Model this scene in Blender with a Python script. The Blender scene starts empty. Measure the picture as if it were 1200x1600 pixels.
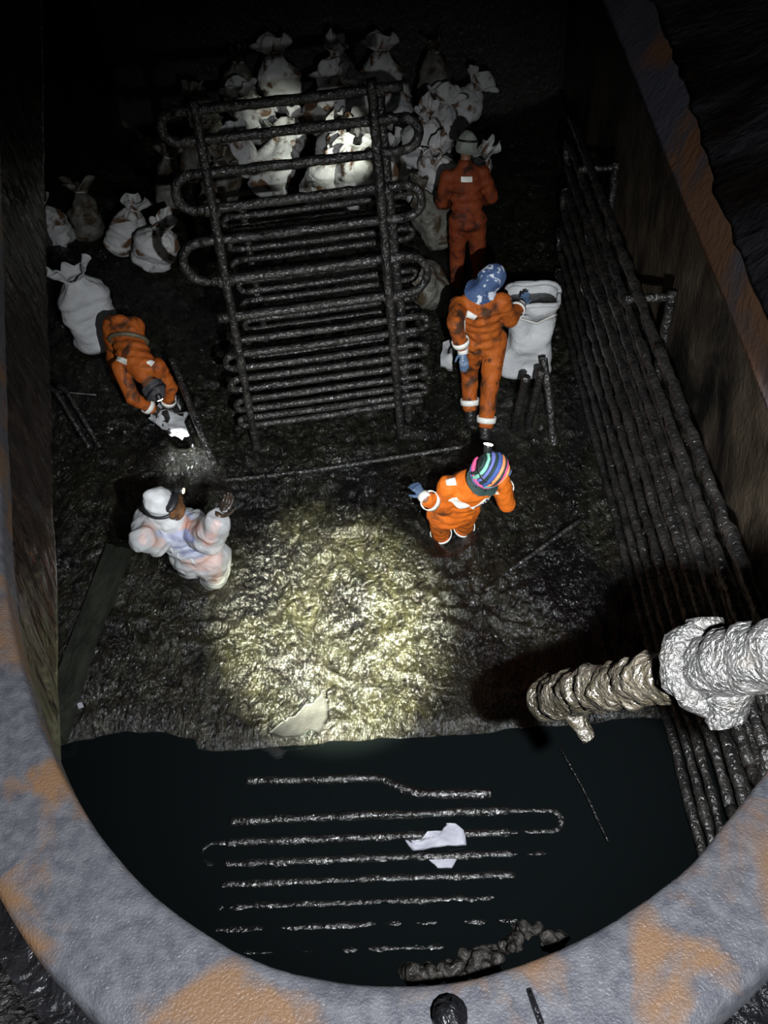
import bpy, bmesh, math, random
import numpy as np
from mathutils import Vector, Matrix
random.seed(7)
S = bpy.context.scene
COL = S.collection
R = math.radians

# ------------------------------------------------------------------ camera
FPX, PITCH, ROLL, YAW, HC = 1400.0, R(44), R(5), R(3.7), 5.15
_F0 = np.array([-math.sin(YAW), math.cos(YAW), 0.0]); _R0 = np.array([math.cos(YAW), math.sin(YAW), 0.0]); _Z = np.array([0, 0, 1.0])
CF = _F0*math.cos(PITCH) - _Z*math.sin(PITCH); _U0 = _F0*math.sin(PITCH) + _Z*math.cos(PITCH)
CR = math.cos(ROLL)*_R0 - math.sin(ROLL)*_U0; CU = math.sin(ROLL)*_R0 + math.cos(ROLL)*_U0
CC = np.array([0, 0, HC])
cd = bpy.data.cameras.new('camera'); cam = bpy.data.objects.new('camera', cd); COL.objects.link(cam)
cd.sensor_fit = 'VERTICAL'; cd.sensor_height = 36; cd.lens = FPX/1600*36; cd.clip_start = .02; cd.clip_end = 100
cam.matrix_world = Matrix(((CR[0], CU[0], -CF[0], 0), (CR[1], CU[1], -CF[1], 0), (CR[2], CU[2], -CF[2], HC), (0, 0, 0, 1)))
S.camera = cam
# ------------------------------------------------------------------ world, exposure
w = bpy.data.worlds.new('world'); S.world = w; w.use_nodes = True
w.node_tree.nodes['Background'].inputs[0].default_value = (.6, .75, 1, 1)
w.node_tree.nodes['Background'].inputs[1].default_value = .0004
S.view_settings.view_transform = 'Standard'; S.view_settings.look = 'None'
S.view_settings.exposure = 0; S.view_settings.gamma = 1; S.view_settings.use_curve_mapping = False
# ------------------------------------------------------------------ photographer's torch and phone flash
def spot(name, loc, target, power, size, blend, color, radius=.02):
    l = bpy.data.lights.new(name, 'SPOT'); l.energy = power; l.spot_size = R(size); l.spot_blend = blend
    l.color = color; l.shadow_soft_size = radius
    o = bpy.data.objects.new(name, l); COL.objects.link(o); o.location = loc
    d = Vector(target) - Vector(loc); o.rotation_euler = d.to_track_quat('-Z', 'Y').to_euler()
    return o
TORCH = (.31, .48, 4.40)
spot('torch_beam', TORCH, (-.70, 4.10, 0), 48000, 19, 1.0, (1.0, 1.0, .70), .02)
spot('torch_spill', TORCH, (-.10, 4.35, 0), 2300, 78, 1.0, (.95, .98, 1.0), .02)
fl = bpy.data.lights.new('phone_flash', 'POINT'); fl.energy = 40; fl.color = (.93, .95, 1); fl.shadow_soft_size = .012
flo = bpy.data.objects.new('phone_flash', fl); COL.objects.link(flo); flo.location = (.08, -.06, 5.2)

# ------------------------------------------------------------------ pixel helpers (photo frame 1200 x 1600)
def ray(x, y): return CF + CR*(x-600)/FPX + CU*(800-y)/FPX
def atz(x, y, z=0.): d = ray(x, y); return CC + d*(z-HC)/d[2]
def aty(x, y, Y): d = ray(x, y); return CC + d*Y/d[1]
def atx(x, y, X): d = ray(x, y); return CC + d*X/d[0]
def reach(P, px, L, far=False):
    d = ray(*px); d = d/np.linalg.norm(d); t0 = (P-CC)@d; q = CC+d*t0; m = np.linalg.norm(q-P)
    if m >= L: return P + (q-P)/m*L
    s = math.sqrt(L*L-m*m); return CC + d*(t0 + (s if far else -s))

# ------------------------------------------------------------------ noise on vertices
def _hash(i, j, k, seed):
    h = (i*374761393 + j*668265263 + k*1274126177 + seed*974711) & 0x7fffffff
    h = ((h ^ (h >> 13))*1103515245) & 0x7fffffff
    return ((h ^ (h >> 16)) & 0xffff)/32767.5 - 1
def vn(P, sc=1., seed=0):
    P = np.asarray(P, float)*sc; I = np.floor(P).astype(np.int64); f = P-I; f = f*f*(3-2*f); o = 0
    for a in (0, 1):
        for b in (0, 1):
            for c in (0, 1):
                wgt = (f[:, 0] if a else 1-f[:, 0])*(f[:, 1] if b else 1-f[:, 1])*(f[:, 2] if c else 1-f[:, 2])
                o = o + wgt*_hash(I[:, 0]+a, I[:, 1]+b, I[:, 2]+c, seed)
    return o
def fbm(P, sc, n=3, seed=0):
    o = 0; a = 1
    for i in range(n): o = o + a*vn(P, sc*2**i, seed+i*7); a *= .5
    return o

# ------------------------------------------------------------------ materials
def mat(name, c1, c2=None, sc=6, rough=(.3, .5), bump=.3, bsc=30, metal=0, spec=.5, stretch=(1, 1, 1), c3=None, sc3=3, t3=(.5, .6), t2=(.35, .65), detail=6, coat=0, bdist=.02, alpha=1, bdet=4, b2=None):
    m = bpy.data.materials.new(name); m.use_nodes = True; nt = m.node_tree; N = nt.nodes; K = nt.links
    b = N['Principled BSDF']; tc = N.new('ShaderNodeTexCoord'); mp = N.new('ShaderNodeMapping'); mp.inputs['Scale'].default_value = stretch
    K.new(tc.outputs['Object'], mp.inputs['Vector'])
    def noise(s, det=detail, dist=.3):
        n = N.new('ShaderNodeTexNoise'); n.inputs['Scale'].default_value = s; n.inputs['Detail'].default_value = det; n.inputs['Distortion'].default_value = dist
        K.new(mp.outputs[0], n.inputs['Vector']); return n
    def ramp(src, lo, hi, ca, cb):
        r = N.new('ShaderNodeValToRGB'); r.color_ramp.elements[0].position = lo; r.color_ramp.elements[1].position = hi
        r.color_ramp.elements[0].color = (*ca, 1) if len(ca) == 3 else ca; r.color_ramp.elements[1].color = (*cb, 1) if len(cb) == 3 else cb
        K.new(src, r.inputs[0]); return r
    n1 = noise(sc); out = ramp(n1.outputs[0], t2[0], t2[1], c1, c2 or c1).outputs[0]
    if c3:
        n3 = noise(sc3, 8, .6); f = ramp(n3.outputs[0], t3[0], t3[1], (0, 0, 0), (1, 1, 1))
        mx = N.new('ShaderNodeMix'); mx.data_type = 'RGBA'; K.new(f.outputs[0], mx.inputs[0]); K.new(out, mx.inputs[6]); mx.inputs[7].default_value = (*c3, 1)
        out = mx.outputs[2]
    K.new(out, b.inputs['Base Color'])
    nr = noise(sc*1.7); rr = N.new('ShaderNodeMapRange'); rr.inputs[3].default_value = rough[0]; rr.inputs[4].default_value = rough[1]
    rr.inputs[1].default_value = .3; rr.inputs[2].default_value = .7
    K.new(nr.outputs[0], rr.inputs[0]); K.new(rr.outputs[0], b.inputs['Roughness'])
    b.inputs['Metallic'].default_value = metal; b.inputs['Specular IOR Level'].default_value = spec; b.inputs['Coat Weight'].default_value = coat
    if bump:
        nb = noise(bsc, bdet, .5); bp = N.new('ShaderNodeBump'); bp.inputs['Strength'].default_value = bump; bp.inputs['Distance'].default_value = bdist
        K.new(nb.outputs[0], bp.inputs['Height']); K.new(bp.outputs[0], b.inputs['Normal'])
        if b2:
            n2 = noise(b2[0], b2[2], 1.5); q = N.new('ShaderNodeBump'); q.inputs['Strength'].default_value = 1; q.inputs['Distance'].default_value = b2[1]
            K.new(n2.outputs[0], q.inputs['Height']); K.new(q.outputs[0], bp.inputs['Normal'])
    b.inputs['Alpha'].default_value = alpha
    return m
def emit(name, col, st):
    m = bpy.data.materials.new(name); m.use_nodes = True; b = m.node_tree.nodes['Principled BSDF']
    b.inputs['Base Color'].default_value = (*col, 1); b.inputs['Emission Color'].default_value = (*col, 1); b.inputs['Emission Strength'].default_value = st
    return m
M = {}
M['sludge'] = mat('crude_sludge', (.004, .004, .0035), (.0195, .0192, .0105), 16, (.08, .25), 1.0, 58, spec=1.0, stretch=(1, .55, 1), c3=(.003, .003, .0035), sc3=1.3, t3=(.46, .62), bdist=.025, bdet=6, b2=(12, .085, 4))
M['pool'] = mat('liquid_oil', (.003, .0042, .0046), None, 3, (.03, .09), .06, 5, spec=.5, stretch=(.35, 1.6, 1), bdist=.02)
M['pipe'] = mat('oily_pipe', (.008, .008, .008), (.028, .026, .024), 8, (.16, .36), .9, 34, spec=.75, bdist=.025)
M['pipe_slick'] = mat('slick_oil_pipe', (.003, .003, .003), (.008, .008, .008), 8, (.12, .3), .8, 40, spec=.8, bdist=.02)
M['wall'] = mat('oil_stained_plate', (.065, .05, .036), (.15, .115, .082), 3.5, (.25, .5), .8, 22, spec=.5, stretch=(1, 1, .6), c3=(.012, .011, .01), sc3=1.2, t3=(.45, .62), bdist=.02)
M['wall_dark'] = mat('shaded_oily_plate', (.010, .009, .008), (.025, .021, .017), 2.2, (.3, .55), .8, 22, stretch=(1, 1, .6), bdist=.02)  # oily wall plate in a darker colour, painting in the unlit back and left
M['muck'] = mat('clotted_muck', (.010, .0082, .0055), (.026, .022, .016), 14, (.22, .45), 1., 60, spec=.6, c3=(.012, .010, .006), sc3=8, t3=(.5, .62), bdist=.02)
M['muck_pale'] = mat('pale_clotted_muck', (.0030, .0028, .0026), (.0062, .0058, .0053), 14, (.42, .6), 1., 90, spec=.3, c3=(.006, .005, .004), sc3=9, t3=(.58, .68), bdist=.02)
M['muck_dry'] = mat('dry_pale_muck', (.015, .013, .011), (.13, .12, .105), 90, (.3, .5), 1., 90, bdist=.01)
M['rim'] = mat('painted_rusty_rim', (.15, .155, .18), (.26, .265, .29), 70, (.22, .55), .5, 380, c3=(.38, .225, .125), sc3=10, t3=(.52, .64), spec=.6, bdist=.0035, detail=10, bdet=6)
M['deck'] = mat('dirty_deck', (.02, .02, .02), (.10, .095, .09), 18, (.25, .5), 1., 90, c3=(.006, .006, .006), sc3=9, t3=(.45, .6), bdist=.02)
M['groove'] = mat('oily_groove', (.012, .012, .014), (.03, .03, .033), 9, (.2, .4), .6, 60)
M['skirt'] = mat('oil_streaked_skirt', (.012, .008, .005), (.030, .023, .012), 9, (.16, .34), 1., 26, spec=.6, stretch=(1, 1, .45), c3=(.015, .012, .01), sc3=5, t3=(.5, .6), bdist=.02)
M['skirt_r'] = mat('grey_painted_coaming', (.22, .22, .27), (.27, .27, .32), 8, (.35, .55), .5, 40, c3=(.52, .27, .15), sc3=1.9, t3=(.52, .6), spec=.4, bdist=.01)
M['black_plate'] = mat('black_oily_plate', (.03, .03, .034), (.085, .085, .095), 5, (.2, .4), 1., 20, c3=(.03, .022, .018), sc3=3, bdist=.02)
M['sack'] = mat('stained_sackcloth', (.48, .48, .49), (.6, .6, .6), 4, (.5, .7), .5, 16, c3=(.12, .065, .035), sc3=4.5, t3=(.525, .60), spec=.3, bdist=.03)
M['sack_clean'] = mat('white_sackcloth', (.46, .47, .49), (.58, .59, .6), 4, (.5, .7), .5, 14, c3=(.11, .08, .055), sc3=3.2, t3=(.63, .70), spec=.3, bdist=.03)
M['sack_shaded'] = mat('shaded_stained_sackcloth', (.10, .10, .085), (.24, .24, .21), 4, (.4, .65), .5, 16, c3=(.05, .035, .02), sc3=4, t3=(.47, .58), spec=.4, bdist=.03)  # stained sackcloth with a darkened colour for sacks outside the lamplight
M['cord'] = mat('white_cord', (.55, .54, .5), None, 9, (.6, .8), 0)
M['orange'] = mat('orange_coverall', (.64, .145, .012), (.52, .11, .01), 6, (.55, .8), .5, 22, c3=(.09, .032, .012), sc3=6.5, t3=(.58, .70), spec=.2, bdist=.02)
M['orange_dirty'] = mat('oil_smeared_orange_coverall', (.44, .11, .016), (.33, .072, .01), 6, (.5, .75), .5, 22, c3=(.07, .028, .014), sc3=7, t3=(.5, .62), spec=.25, bdist=.02)
M['orange_shaded'] = mat('shaded_orange_coverall', (.20, .042, .012), (.15, .028, .009), 6, (.6, .8), .4, 22, c3=(.04, .014, .008), sc3=6, t3=(.52, .66), spec=.2, bdist=.02)  # orange coverall with the shade over the rear worker put into its colour
M['band'] = mat('reflective_band', (.85, .85, .8), (.75, .75, .7), 10, (.3, .45), .2, 50, c3=(.35, .3, .2), sc3=14, t3=(.62, .72))
M['band_dirty'] = mat('dirty_waist_band', (.16, .13, .08), (.09, .075, .05), 10, (.5, .7), .2, 50)
M['letter'] = mat('dark_print', (.03, .035, .06), None, 5, (.5, .6), 0)
M['skin'] = mat('brown_skin', (.23, .11, .06), (.18, .085, .045), 9, (.4, .55), .1, 80)
M['eye'] = mat('dark_eye', (.02, .015, .012), None, 5, (.1, .2), 0)
M['hair'] = mat('black_hair', (.01, .009, .009), (.02, .018, .017), 30, (.4, .6), .5, 90)
M['glove_blue'] = mat('blue_rubber_glove', (.10, .16, .27), (.05, .08, .14), 9, (.3, .5), .2, 60)
M['glove_white'] = mat('white_glove_cuff', (.75, .74, .70), (.6, .58, .52), 9, (.5, .7), .2, 60)
M['glove_black'] = mat('black_oily_glove', (.012, .011, .01), (.05, .03, .018), 9, (.2, .4), .4, 60)
M['boot'] = mat('black_rubber_boot', (.008, .008, .008), (.022, .02, .019), 7, (.2, .4), .5, 40)
M['cloth_blue'] = mat('blue_white_patterned_cloth', (.03, .06, .15), (.06, .11, .24), 8, (.6, .8), .3, 30, c3=(.55, .6, .68), sc3=13, t3=(.56, .6), stretch=(1, 1.5, 1))
M['cap_grey'] = mat('grey_green_cap', (.20, .22, .19), (.28, .30, .26), 7, (.6, .8), .3, 30)
M['cap_dark'] = mat('charcoal_cap', (.035, .033, .04), (.05, .048, .055), 9, (.55, .75), .4, 40)
M['suit'] = None
M['hood'] = mat('white_hood_cloth', (.48, .49, .5), (.42, .43, .44), 6, (.45, .65), .4, 18, spec=.3, bdist=.02)
M['inner_blue'] = mat('blue_work_shirt', (.10, .14, .52), None, 5, (.6, .8), .2, 20)
M['rubber'] = mat('black_rubber_strap', (.01, .01, .012), None, 5, (.3, .5), 0)
M['visor'] = mat('amber_brown_visor', (.16, .075, .03), (.05, .025, .012), 12, (.12, .25), .1, 20, spec=.6)
M['plastic'] = mat('white_plastic_sheet', (.5, .52, .55), (.42, .44, .47), 7, (.3, .5), .4, 18, c3=(.015, .014, .013), sc3=9, t3=(.575, .59))
M['paper'] = mat('lilac_white_scrap', (.26, .26, .31), (.32, .32, .36), 9, (.45, .6), .4, 20, c3=(.35, .35, .42), sc3=10, t3=(.6, .7))
M['film'] = mat('pale_grey_film', (.022, .022, .0235), (.034, .034, .036), 8, (.35, .5), .4, 60, spec=.5, bdist=.01)
M['rod'] = mat('pale_metal_rod', (.18, .18, .17), (.10, .10, .095), 9, (.3, .5), .2, 30)
M['beam'] = mat('green_brown_beam', (.007, .009, .006), (.016, .018, .012), 8, (.45, .7), .5, 22, stretch=(1, .5, 1))
M['lamp_body'] = mat('black_lamp_body', (.015, .015, .015), None, 5, (.3, .5), 0)
M['lens_white'] = emit('lit_white_lens', (1, .97, .9), 14)
M['lens_warm'] = emit('lit_warm_lens', (1, .7, .35), 7)
for nme, c in dict(mint=(.25, .62, .47), navy=(.05, .10, .33), scarf_orange=(.85, .30, .12), pink=(.68, .09, .24), teal=(.10, .30, .33), darkgreen=(.012, .035, .03), violet=(.16, .18, .5)).items():
    M[nme] = mat('scarf_'+nme, c, tuple(x*.8 for x in c), 20, (.6, .8), .3, 60)
# translucent disposable suit: thin white film that lets the clothes under it show
m = mat('translucent_white_suit', (.58, .6, .62), (.52, .54, .56), 5, (.35, .5), .6, 13, spec=.4, bdist=.03)
m.node_tree.nodes['Principled BSDF'].inputs['Alpha'].default_value = .5; M['suit'] = m

# ------------------------------------------------------------------ object helpers
def mesh_obj(name, V, F, material, parent=None, base=None, smooth=True, mats=None, mi=None):
    V = np.asarray(V, float)
    if parent is not None and base is None: base = np.array(parent['_base'])
    if base is not None: V = V - np.asarray(base)
    me = bpy.data.meshes.new(name); me.from_pydata(V.tolist(), [], [tuple(int(i) for i in f) for f in F]); me.update()
    if smooth: me.polygons.foreach_set('use_smooth', [True]*len(me.polygons))
    for mm in (mats or [material]): me.materials.append(mm)
    if mi is not None: me.polygons.foreach_set('material_index', [int(i) for i in mi])
    o = bpy.data.objects.new(name, me); COL.objects.link(o)
    if parent is not None:
        o.parent = parent; o['_base'] = tuple(float(v) for v in base)
        # sub-parts share the thing's frame (parts sit at the thing's origin)
    elif base is not None:
        o.location = base; o['_base'] = tuple(float(v) for v in base)
    else: o['_base'] = (0., 0., 0.)
    return o
def thing(name, label, cat, base, group=None):
    o = bpy.data.objects.new(name, None); COL.objects.link(o); o.location = base; o.empty_display_size = .1
    o['label'] = label; o['category'] = cat; o['_base'] = tuple(float(v) for v in base)
    if group: o['group'] = group
    return o
def tag(o, label, cat, group=None, kind=None):
    if label: o['label'] = label
    if cat: o['category'] = cat
    if group: o['group'] = group
    if kind: o['kind'] = kind
    return o
def grid_faces(n, m, wrap=False):
    F = []
    for i in range(n-1):
        for j in range(m if wrap else m-1):
            a = i*m+j; b = i*m+(j+1) % m; F.append((a, b, b+m, a+m))
    return F
def tube(path, rad, sides=10, crust=0., seed=0, step=.05, csc=14, cap=True):
    P = np.asarray(path, float); seg = np.linalg.norm(np.diff(P, axis=0), axis=1); L = np.r_[0, np.cumsum(seg)]
    n = max(2, int(L[-1]/step)+1); t = np.linspace(0, L[-1], n)
    Q = np.c_[[np.interp(t, L, P[:, k]) for k in range(3)]].T
    r = np.interp(t, L, rad) if np.ndim(rad) else np.full(n, rad)
    T = np.gradient(Q, axis=0); T /= np.linalg.norm(T, axis=1)[:, None]
    u = np.cross(T[0], [0, 0, 1.]); u = u if np.linalg.norm(u) > .1 else np.cross(T[0], [1., 0, 0]); u /= np.linalg.norm(u)
    V = []
    for i in range(n):
        u = u - T[i]*(u@T[i]); u /= np.linalg.norm(u); v = np.cross(T[i], u)
        for k in range(sides):
            a = 2*math.pi*k/sides; V.append(Q[i] + (u*math.cos(a)+v*math.sin(a))*r[i])
    V = np.array(V)
    if crust:
        C = np.repeat(Q, sides, 0); D = V-C; D /= np.linalg.norm(D, axis=1)[:, None]+1e-9
        V = V + D*(fbm(V+seed*3.1, csc, 3, seed)*crust)[:, None]
    F = grid_faces(n, sides, True)
    if cap: F.append(tuple(range(sides))[::-1]); F.append(tuple((n-1)*sides+k for k in range(sides)))
    return V, F
def join(parts):
    V = []; F = []; o = 0
    for v, f in parts:
        V.append(np.asarray(v)); F += [tuple(i+o for i in q) for q in f]; o += len(v)
    return np.concatenate(V), F
def box(c, ax, ay, az):
    c = np.asarray(c, float); ax, ay, az = [np.asarray(a, float)/2 for a in (ax, ay, az)]
    V = [c+sx*ax+sy*ay+sz*az for sz in (-1, 1) for sy in (-1, 1) for sx in (-1, 1)]
    return np.array(V), [(0, 2, 3, 1), (4, 5, 7, 6), (0, 1, 5, 4), (2, 6, 7, 3), (0, 4, 6, 2), (1, 3, 7, 5)]
def nrm(v): v = np.asarray(v, float); return v/np.linalg.norm(v)
_bm = bmesh.new(); bmesh.ops.create_icosphere(_bm, subdivisions=2, radius=1)
ICO_V = np.array([v.co[:] for v in _bm.verts]); ICO_F = [tuple(v.index for v in f.verts) for f in _bm.faces]; _bm.free()
def blob(c, ax, ay=None, az=None):
    if ay is None: A = np.eye(3)*ax
    else: A = np.array([ax, ay, az])
    return np.asarray(c) + ICO_V@A, ICO_F
def limb(a, b, ra, rb):
    a = np.asarray(a); b = np.asarray(b); n = max(2, int(np.linalg.norm(b-a)/(min(ra, rb)*.4))+1)
    return [blob(a+(b-a)*t, ra+(rb-ra)*t) for t in np.linspace(0, 1, n)]
def fuse(blobs, voxel, smooth=5, crease=0., csc=9, seed=0, sink=None):
    V, F = join(blobs)
    me = bpy.data.meshes.new('tmp'); me.from_pydata(V.tolist(), [], F); me.update()
    o = bpy.data.objects.new('tmp', me); COL.objects.link(o)
    r = o.modifiers.new('r', 'REMESH'); r.mode = 'VOXEL'; r.voxel_size = voxel
    s = o.modifiers.new('s', 'SMOOTH'); s.factor = .5; s.iterations = smooth
    dg = bpy.context.evaluated_depsgraph_get(); ev = o.evaluated_get(dg); m2 = ev.to_mesh()
    n = len(m2.vertices); V = np.empty(n*3); m2.vertices.foreach_get('co', V); V = V.reshape(-1, 3)
    Nn = np.empty(n*3); m2.vertices.foreach_get('normal', Nn); Nn = Nn.reshape(-1, 3)
    F = [tuple(p.vertices) for p in m2.polygons]; ev.to_mesh_clear()
    bpy.data.objects.remove(o); bpy.data.meshes.remove(me)
    if crease:
        q = V + .06*np.c_[vn(V, 5, seed+1), vn(V, 5, seed+2), vn(V, 5, seed+3)]
        f = -np.abs(vn(q*np.array([1, 1, 1.5]), csc, seed)) + .35 + .4*vn(V, csc*2.2, seed+5)
        V = V + Nn*(f*crease)[:, None]
    return V, F

# ================================================================== THE TANK
XL, XR, YB, YF, ZD = -4.3, 2.25, 13.7, -1.3, 4.35
POOLY = 3.18
def struct(name, V, F, m, smooth=False):
    o = mesh_obj(name, V, F, m, smooth=smooth); o['kind'] = 'structure'; return o
struct('floor', *box(((XL+XR)/2, (YB+YF)/2, -.75), (XR-XL+.2, 0, 0), (0, YB-YF+.2, 0), (0, 0, .1)), M['black_plate'])
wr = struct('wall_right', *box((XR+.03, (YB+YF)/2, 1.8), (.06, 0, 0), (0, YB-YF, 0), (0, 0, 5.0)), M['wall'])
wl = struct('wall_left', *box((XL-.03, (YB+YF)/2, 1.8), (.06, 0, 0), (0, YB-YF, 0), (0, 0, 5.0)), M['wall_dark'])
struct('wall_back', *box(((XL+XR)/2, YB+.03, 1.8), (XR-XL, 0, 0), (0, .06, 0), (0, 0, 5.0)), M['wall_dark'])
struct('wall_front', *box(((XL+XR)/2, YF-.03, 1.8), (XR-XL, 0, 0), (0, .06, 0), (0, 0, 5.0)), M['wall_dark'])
# deck opening outline: round near end, sides that open out, far end beyond the frame
ZR = ZD+.018
def outline():
    P = np.array([(-1.578, 3.941), (-1.132, 2.583), (-0.886, 1.834), (-0.752, 1.426), (-0.653, 1.128), (-0.582, 0.916), (-0.544, 0.803), (-0.515, 0.725), (-0.473, 0.626), (-0.425, 0.538), (-0.366, 0.447), (-0.297, 0.368), (-0.228, 0.309), (-0.157, 0.274), (-0.092, 0.257), (-0.024, 0.252), (0.054, 0.265), (0.138, 0.297), (0.205, 0.338), (0.27, 0.396), (0.325, 0.453), (0.381, 0.523), (0.44, 0.619), (0.51, 0.774), (0.601, 1.025), (0.707, 1.377), (0.866, 1.903), (1.13, 2.773), (1.339, 3.463), (1.3, 4.6), (.7, 5.3), (-.2, 5.5), (-1.1, 5.2), (-1.55, 4.7)])
    for n in (900, 900, 700):
        L = np.r_[0, np.cumsum(np.linalg.norm(np.diff(np.r_[P, P[:1]], axis=0), axis=1))]
        t = np.linspace(0, L[-1], n, endpoint=False); Pc = np.r_[P, P[:1]]
        P = np.c_[np.interp(t, L, Pc[:, 0]), np.interp(t, L, Pc[:, 1])]
        for _k in range(5): P = .5*P + .25*(np.roll(P, 1, 0)+np.roll(P, -1, 0))
    return P
OUT = outline(); NO = len(OUT)
tg = np.roll(OUT, -1, 0)-np.roll(OUT, 1, 0); tg /= np.linalg.norm(tg, axis=1)[:, None]
NRM = np.c_[tg[:, 1], -tg[:, 0]]      # points out of the opening
if ((OUT-OUT.mean(0))*NRM).sum() < 0: NRM = -NRM
def rings(spec, jit=0., seed=0):
    V = []
    for off, z in spec:
        p = OUT+NRM*off; V.append(np.c_[p, np.full(NO, z)])
    V = np.concatenate(V)
    if jit: V = V + NRM[np.tile(np.arange(NO), len(spec))] @ np.array([[1, 0, 0], [0, 1, 0]])*(fbm(V, 14, 3, seed)*jit)[:, None]
    return V, [(a, d, c_, b) for a, b, c_, d in grid_faces(len(spec), NO, True)]
# ceiling: deck plate round the opening (top and underside)
spec = [(.125, ZD-.03), (.125, ZD-.012), (.16, ZD-.008)]
Vd, Fd = rings(spec)
Vr = []
cx, cy = (XL+XR)/2, (YB+YF)/2
for p in OUT+NRM*.16:
    d = p-np.array([-.1, 2.2]); s = min(((XR+.06 if d[0] > 0 else XL-.06)+.1)/d[0] if abs(d[0]) > 1e-6 else 1e9, ((YB+.06 if d[1] > 0 else YF-.06)-2.2)/d[1] if abs(d[1]) > 1e-6 else 1e9)
    Vr.append(np.array([-.1, 2.2])+d*max(s, 1.05))
Vr = np.array(Vr)
nb = len(Vd); mids = [OUT+NRM*.16 + (Vr-OUT-NRM*.16)*t for t in (.03, .07, .13, .25, .5, 1)]
lay = np.concatenate([np.c_[q, np.full(NO, ZD-.008)] for q in mids]); lay[:, 2] += .012*fbm(lay, 9, 3, 4)*(np.arange(len(lay)) < 5*NO)
und = np.c_[Vr, np.full(NO, ZD-.03)]
Vd = np.concatenate([Vd, lay, und, np.c_[OUT+NRM*.125, np.full(NO, ZD-.031)]])
k = len(spec)+len(mids)+2
struct('ceiling', Vd, grid_faces(k, NO, True), M['deck'], True)
# hatch rim with its groove and the skirt plates hanging below it
hr = thing('hatch_rim', 'grey painted steel hatch rim with rust patches around the opening', 'hatch rim', (-.036, .27, ZD-.28))
V, F = rings([(.0, ZD-.03), (.0, ZD+.008), (.001, ZD+.014), (.004, ZD+.017), (.010, ZD+.018), (.02, ZD+.018), (.035, ZD+.018), (.05, ZD+.018), (.065, ZD+.018), (.08, ZD+.018), (.092, ZD+.017), (.097, ZD+.013), (.1, ZD-.02)], .0014, 3)
V[:, 2] += .0008*fbm(V, 50, 3, 9)
mesh_obj('flange', V, F, M['rim'], hr)
V, F = rings([(.094, ZD-.014), (.11, ZD-.018), (.128, ZD-.012)], 0)
mesh_obj('groove', V, F, M['groove'], hr)
# skirt plates below the rim: dark streaked steel on the left, grey paint and rust on the right
def loft(rows, sub, amp, seed, m, name, label=None, sg=1):
    rows = [np.array(r) for r in rows]; n = 90; V = []
    for r in rows:
        L = np.r_[0, np.cumsum(np.linalg.norm(np.diff(r, axis=0), axis=1))]; t = np.linspace(0, L[-1], n); V.append(np.c_[[np.interp(t, L, r[:, k]) for k in range(3)]].T)
    A, B = V; V = np.concatenate([A+(B-A)*t for t in np.linspace(0, 1, sub)])
    V[:, 0] -= sg*np.abs(fbm(V*np.array([1, 1, .6]), 8, 3, seed))*amp
    W = V+np.array([.03*sg, 0, .012]); F = grid_faces(sub, n); o = len(V); e = (sub-1)*n
    F = F+[tuple(i+o for i in f[::-1]) for f in F]+[(j, o+j, o+j+1, j+1) for j in range(n-1)]
    x = mesh_obj(name, np.concatenate([V, W]), F, m, hr)
    if label: x['label'] = label
RB = [(0.8, 4.314, 4.09), (0.777, 3.94, 4.09), (0.721, 2.908, 4.09), (0.685, 2.233, 4.09), (0.659, 1.704, 4.09), (0.64, 1.324, 4.09), (0.622, 0.967, 4.09), (0.605, 0.80, 4.09)]
RM = [(0.91, 4.314, 4.2), (0.880, 3.6, 4.2), (0.778, 2.583, 4.2), (0.697, 1.95, 4.2), (0.668, 1.617, 4.2), (0.648, 1.33, 4.2), (0.630, 0.967, 4.2), (0.612, 0.80, 4.2)]
RT = [(1.40, 4.314, ZD-.02), (1.33, 3.6, ZD-.02), (1.10, 2.7, ZD-.02), (.90, 1.95, ZD-.02), (.80, 1.6, ZD-.02), (.72, 1.33, ZD-.02), (.66, 0.967, ZD-.02), (.62, 0.80, ZD-.02)]
LB = [atz(x, y, 4.09) for x, y in ((64, -40), (67, 120), (69, 300), (74, 500), (80, 700), (86, 950), (92, 1150), (96, 1240), (112, 1330))]
LT = [(x-.012, y, ZD) for x, y in ((-1.578, 3.941), (-1.132, 2.583), (-.886, 1.834), (-.752, 1.426), (-.653, 1.128), (-.582, .916), (-.544, .803), (-.515, .725), (-.473, .626), (-.425, .538))]
loft((LB, LT), 24, .006, 5, M['skirt'], 'skirt_plate', None, -1)
loft((RB, RM), 10, .003, 7, M['skirt_r'], 'skirt_plate', 'grey strip with rust along its upper length')
loft((RM, RT), 20, .015, 9, M['black_plate'], 'upper_plate')
# clotted muck hanging on the underside of the rim
rng = random.Random(5)
def muck_clump(px0, px1, py0, py1, z, n, r):
    bl = []
    for i in range(n):
        p = atz(rng.uniform(px0, px1), rng.uniform(py0, py1), z+rng.uniform(-.02, .02)); bl.append(blob(p, r*rng.uniform(.5, 1.1)))
    return bl
for (a, b, c_, d, n) in ((632, 690, 1512, 1530, 12), (690, 722, 1508, 1528, 8), (724, 778, 1484, 1522, 18), (788, 812, 1462, 1482, 6), (850, 890, 1462, 1484, 8), (800, 850, 1446, 1462, 5)):
    V, F = fuse(muck_clump(a, b, c_, d, ZD-.10, n*2, .007), .0025, 1, .003, 90, n); mesh_obj('muck_lump', V, F, M['muck_dry'], hr)
# a short stub and a weld crack on the flange
p = atz(703, 1592, ZD+.02); V, F = tube([p-[0, 0, .01], p+[0, 0, .014]], .014, 14); mesh_obj('bolt_stub', V, F, M['groove'], hr)
a = atz(826, 1545, ZD+.02); b = atz(846, 1600, ZD+.02); V, F = tube([a, b], .0028, 6, .001, 3, .01); mesh_obj('weld_bead', V, F, M['groove'], hr)

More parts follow.
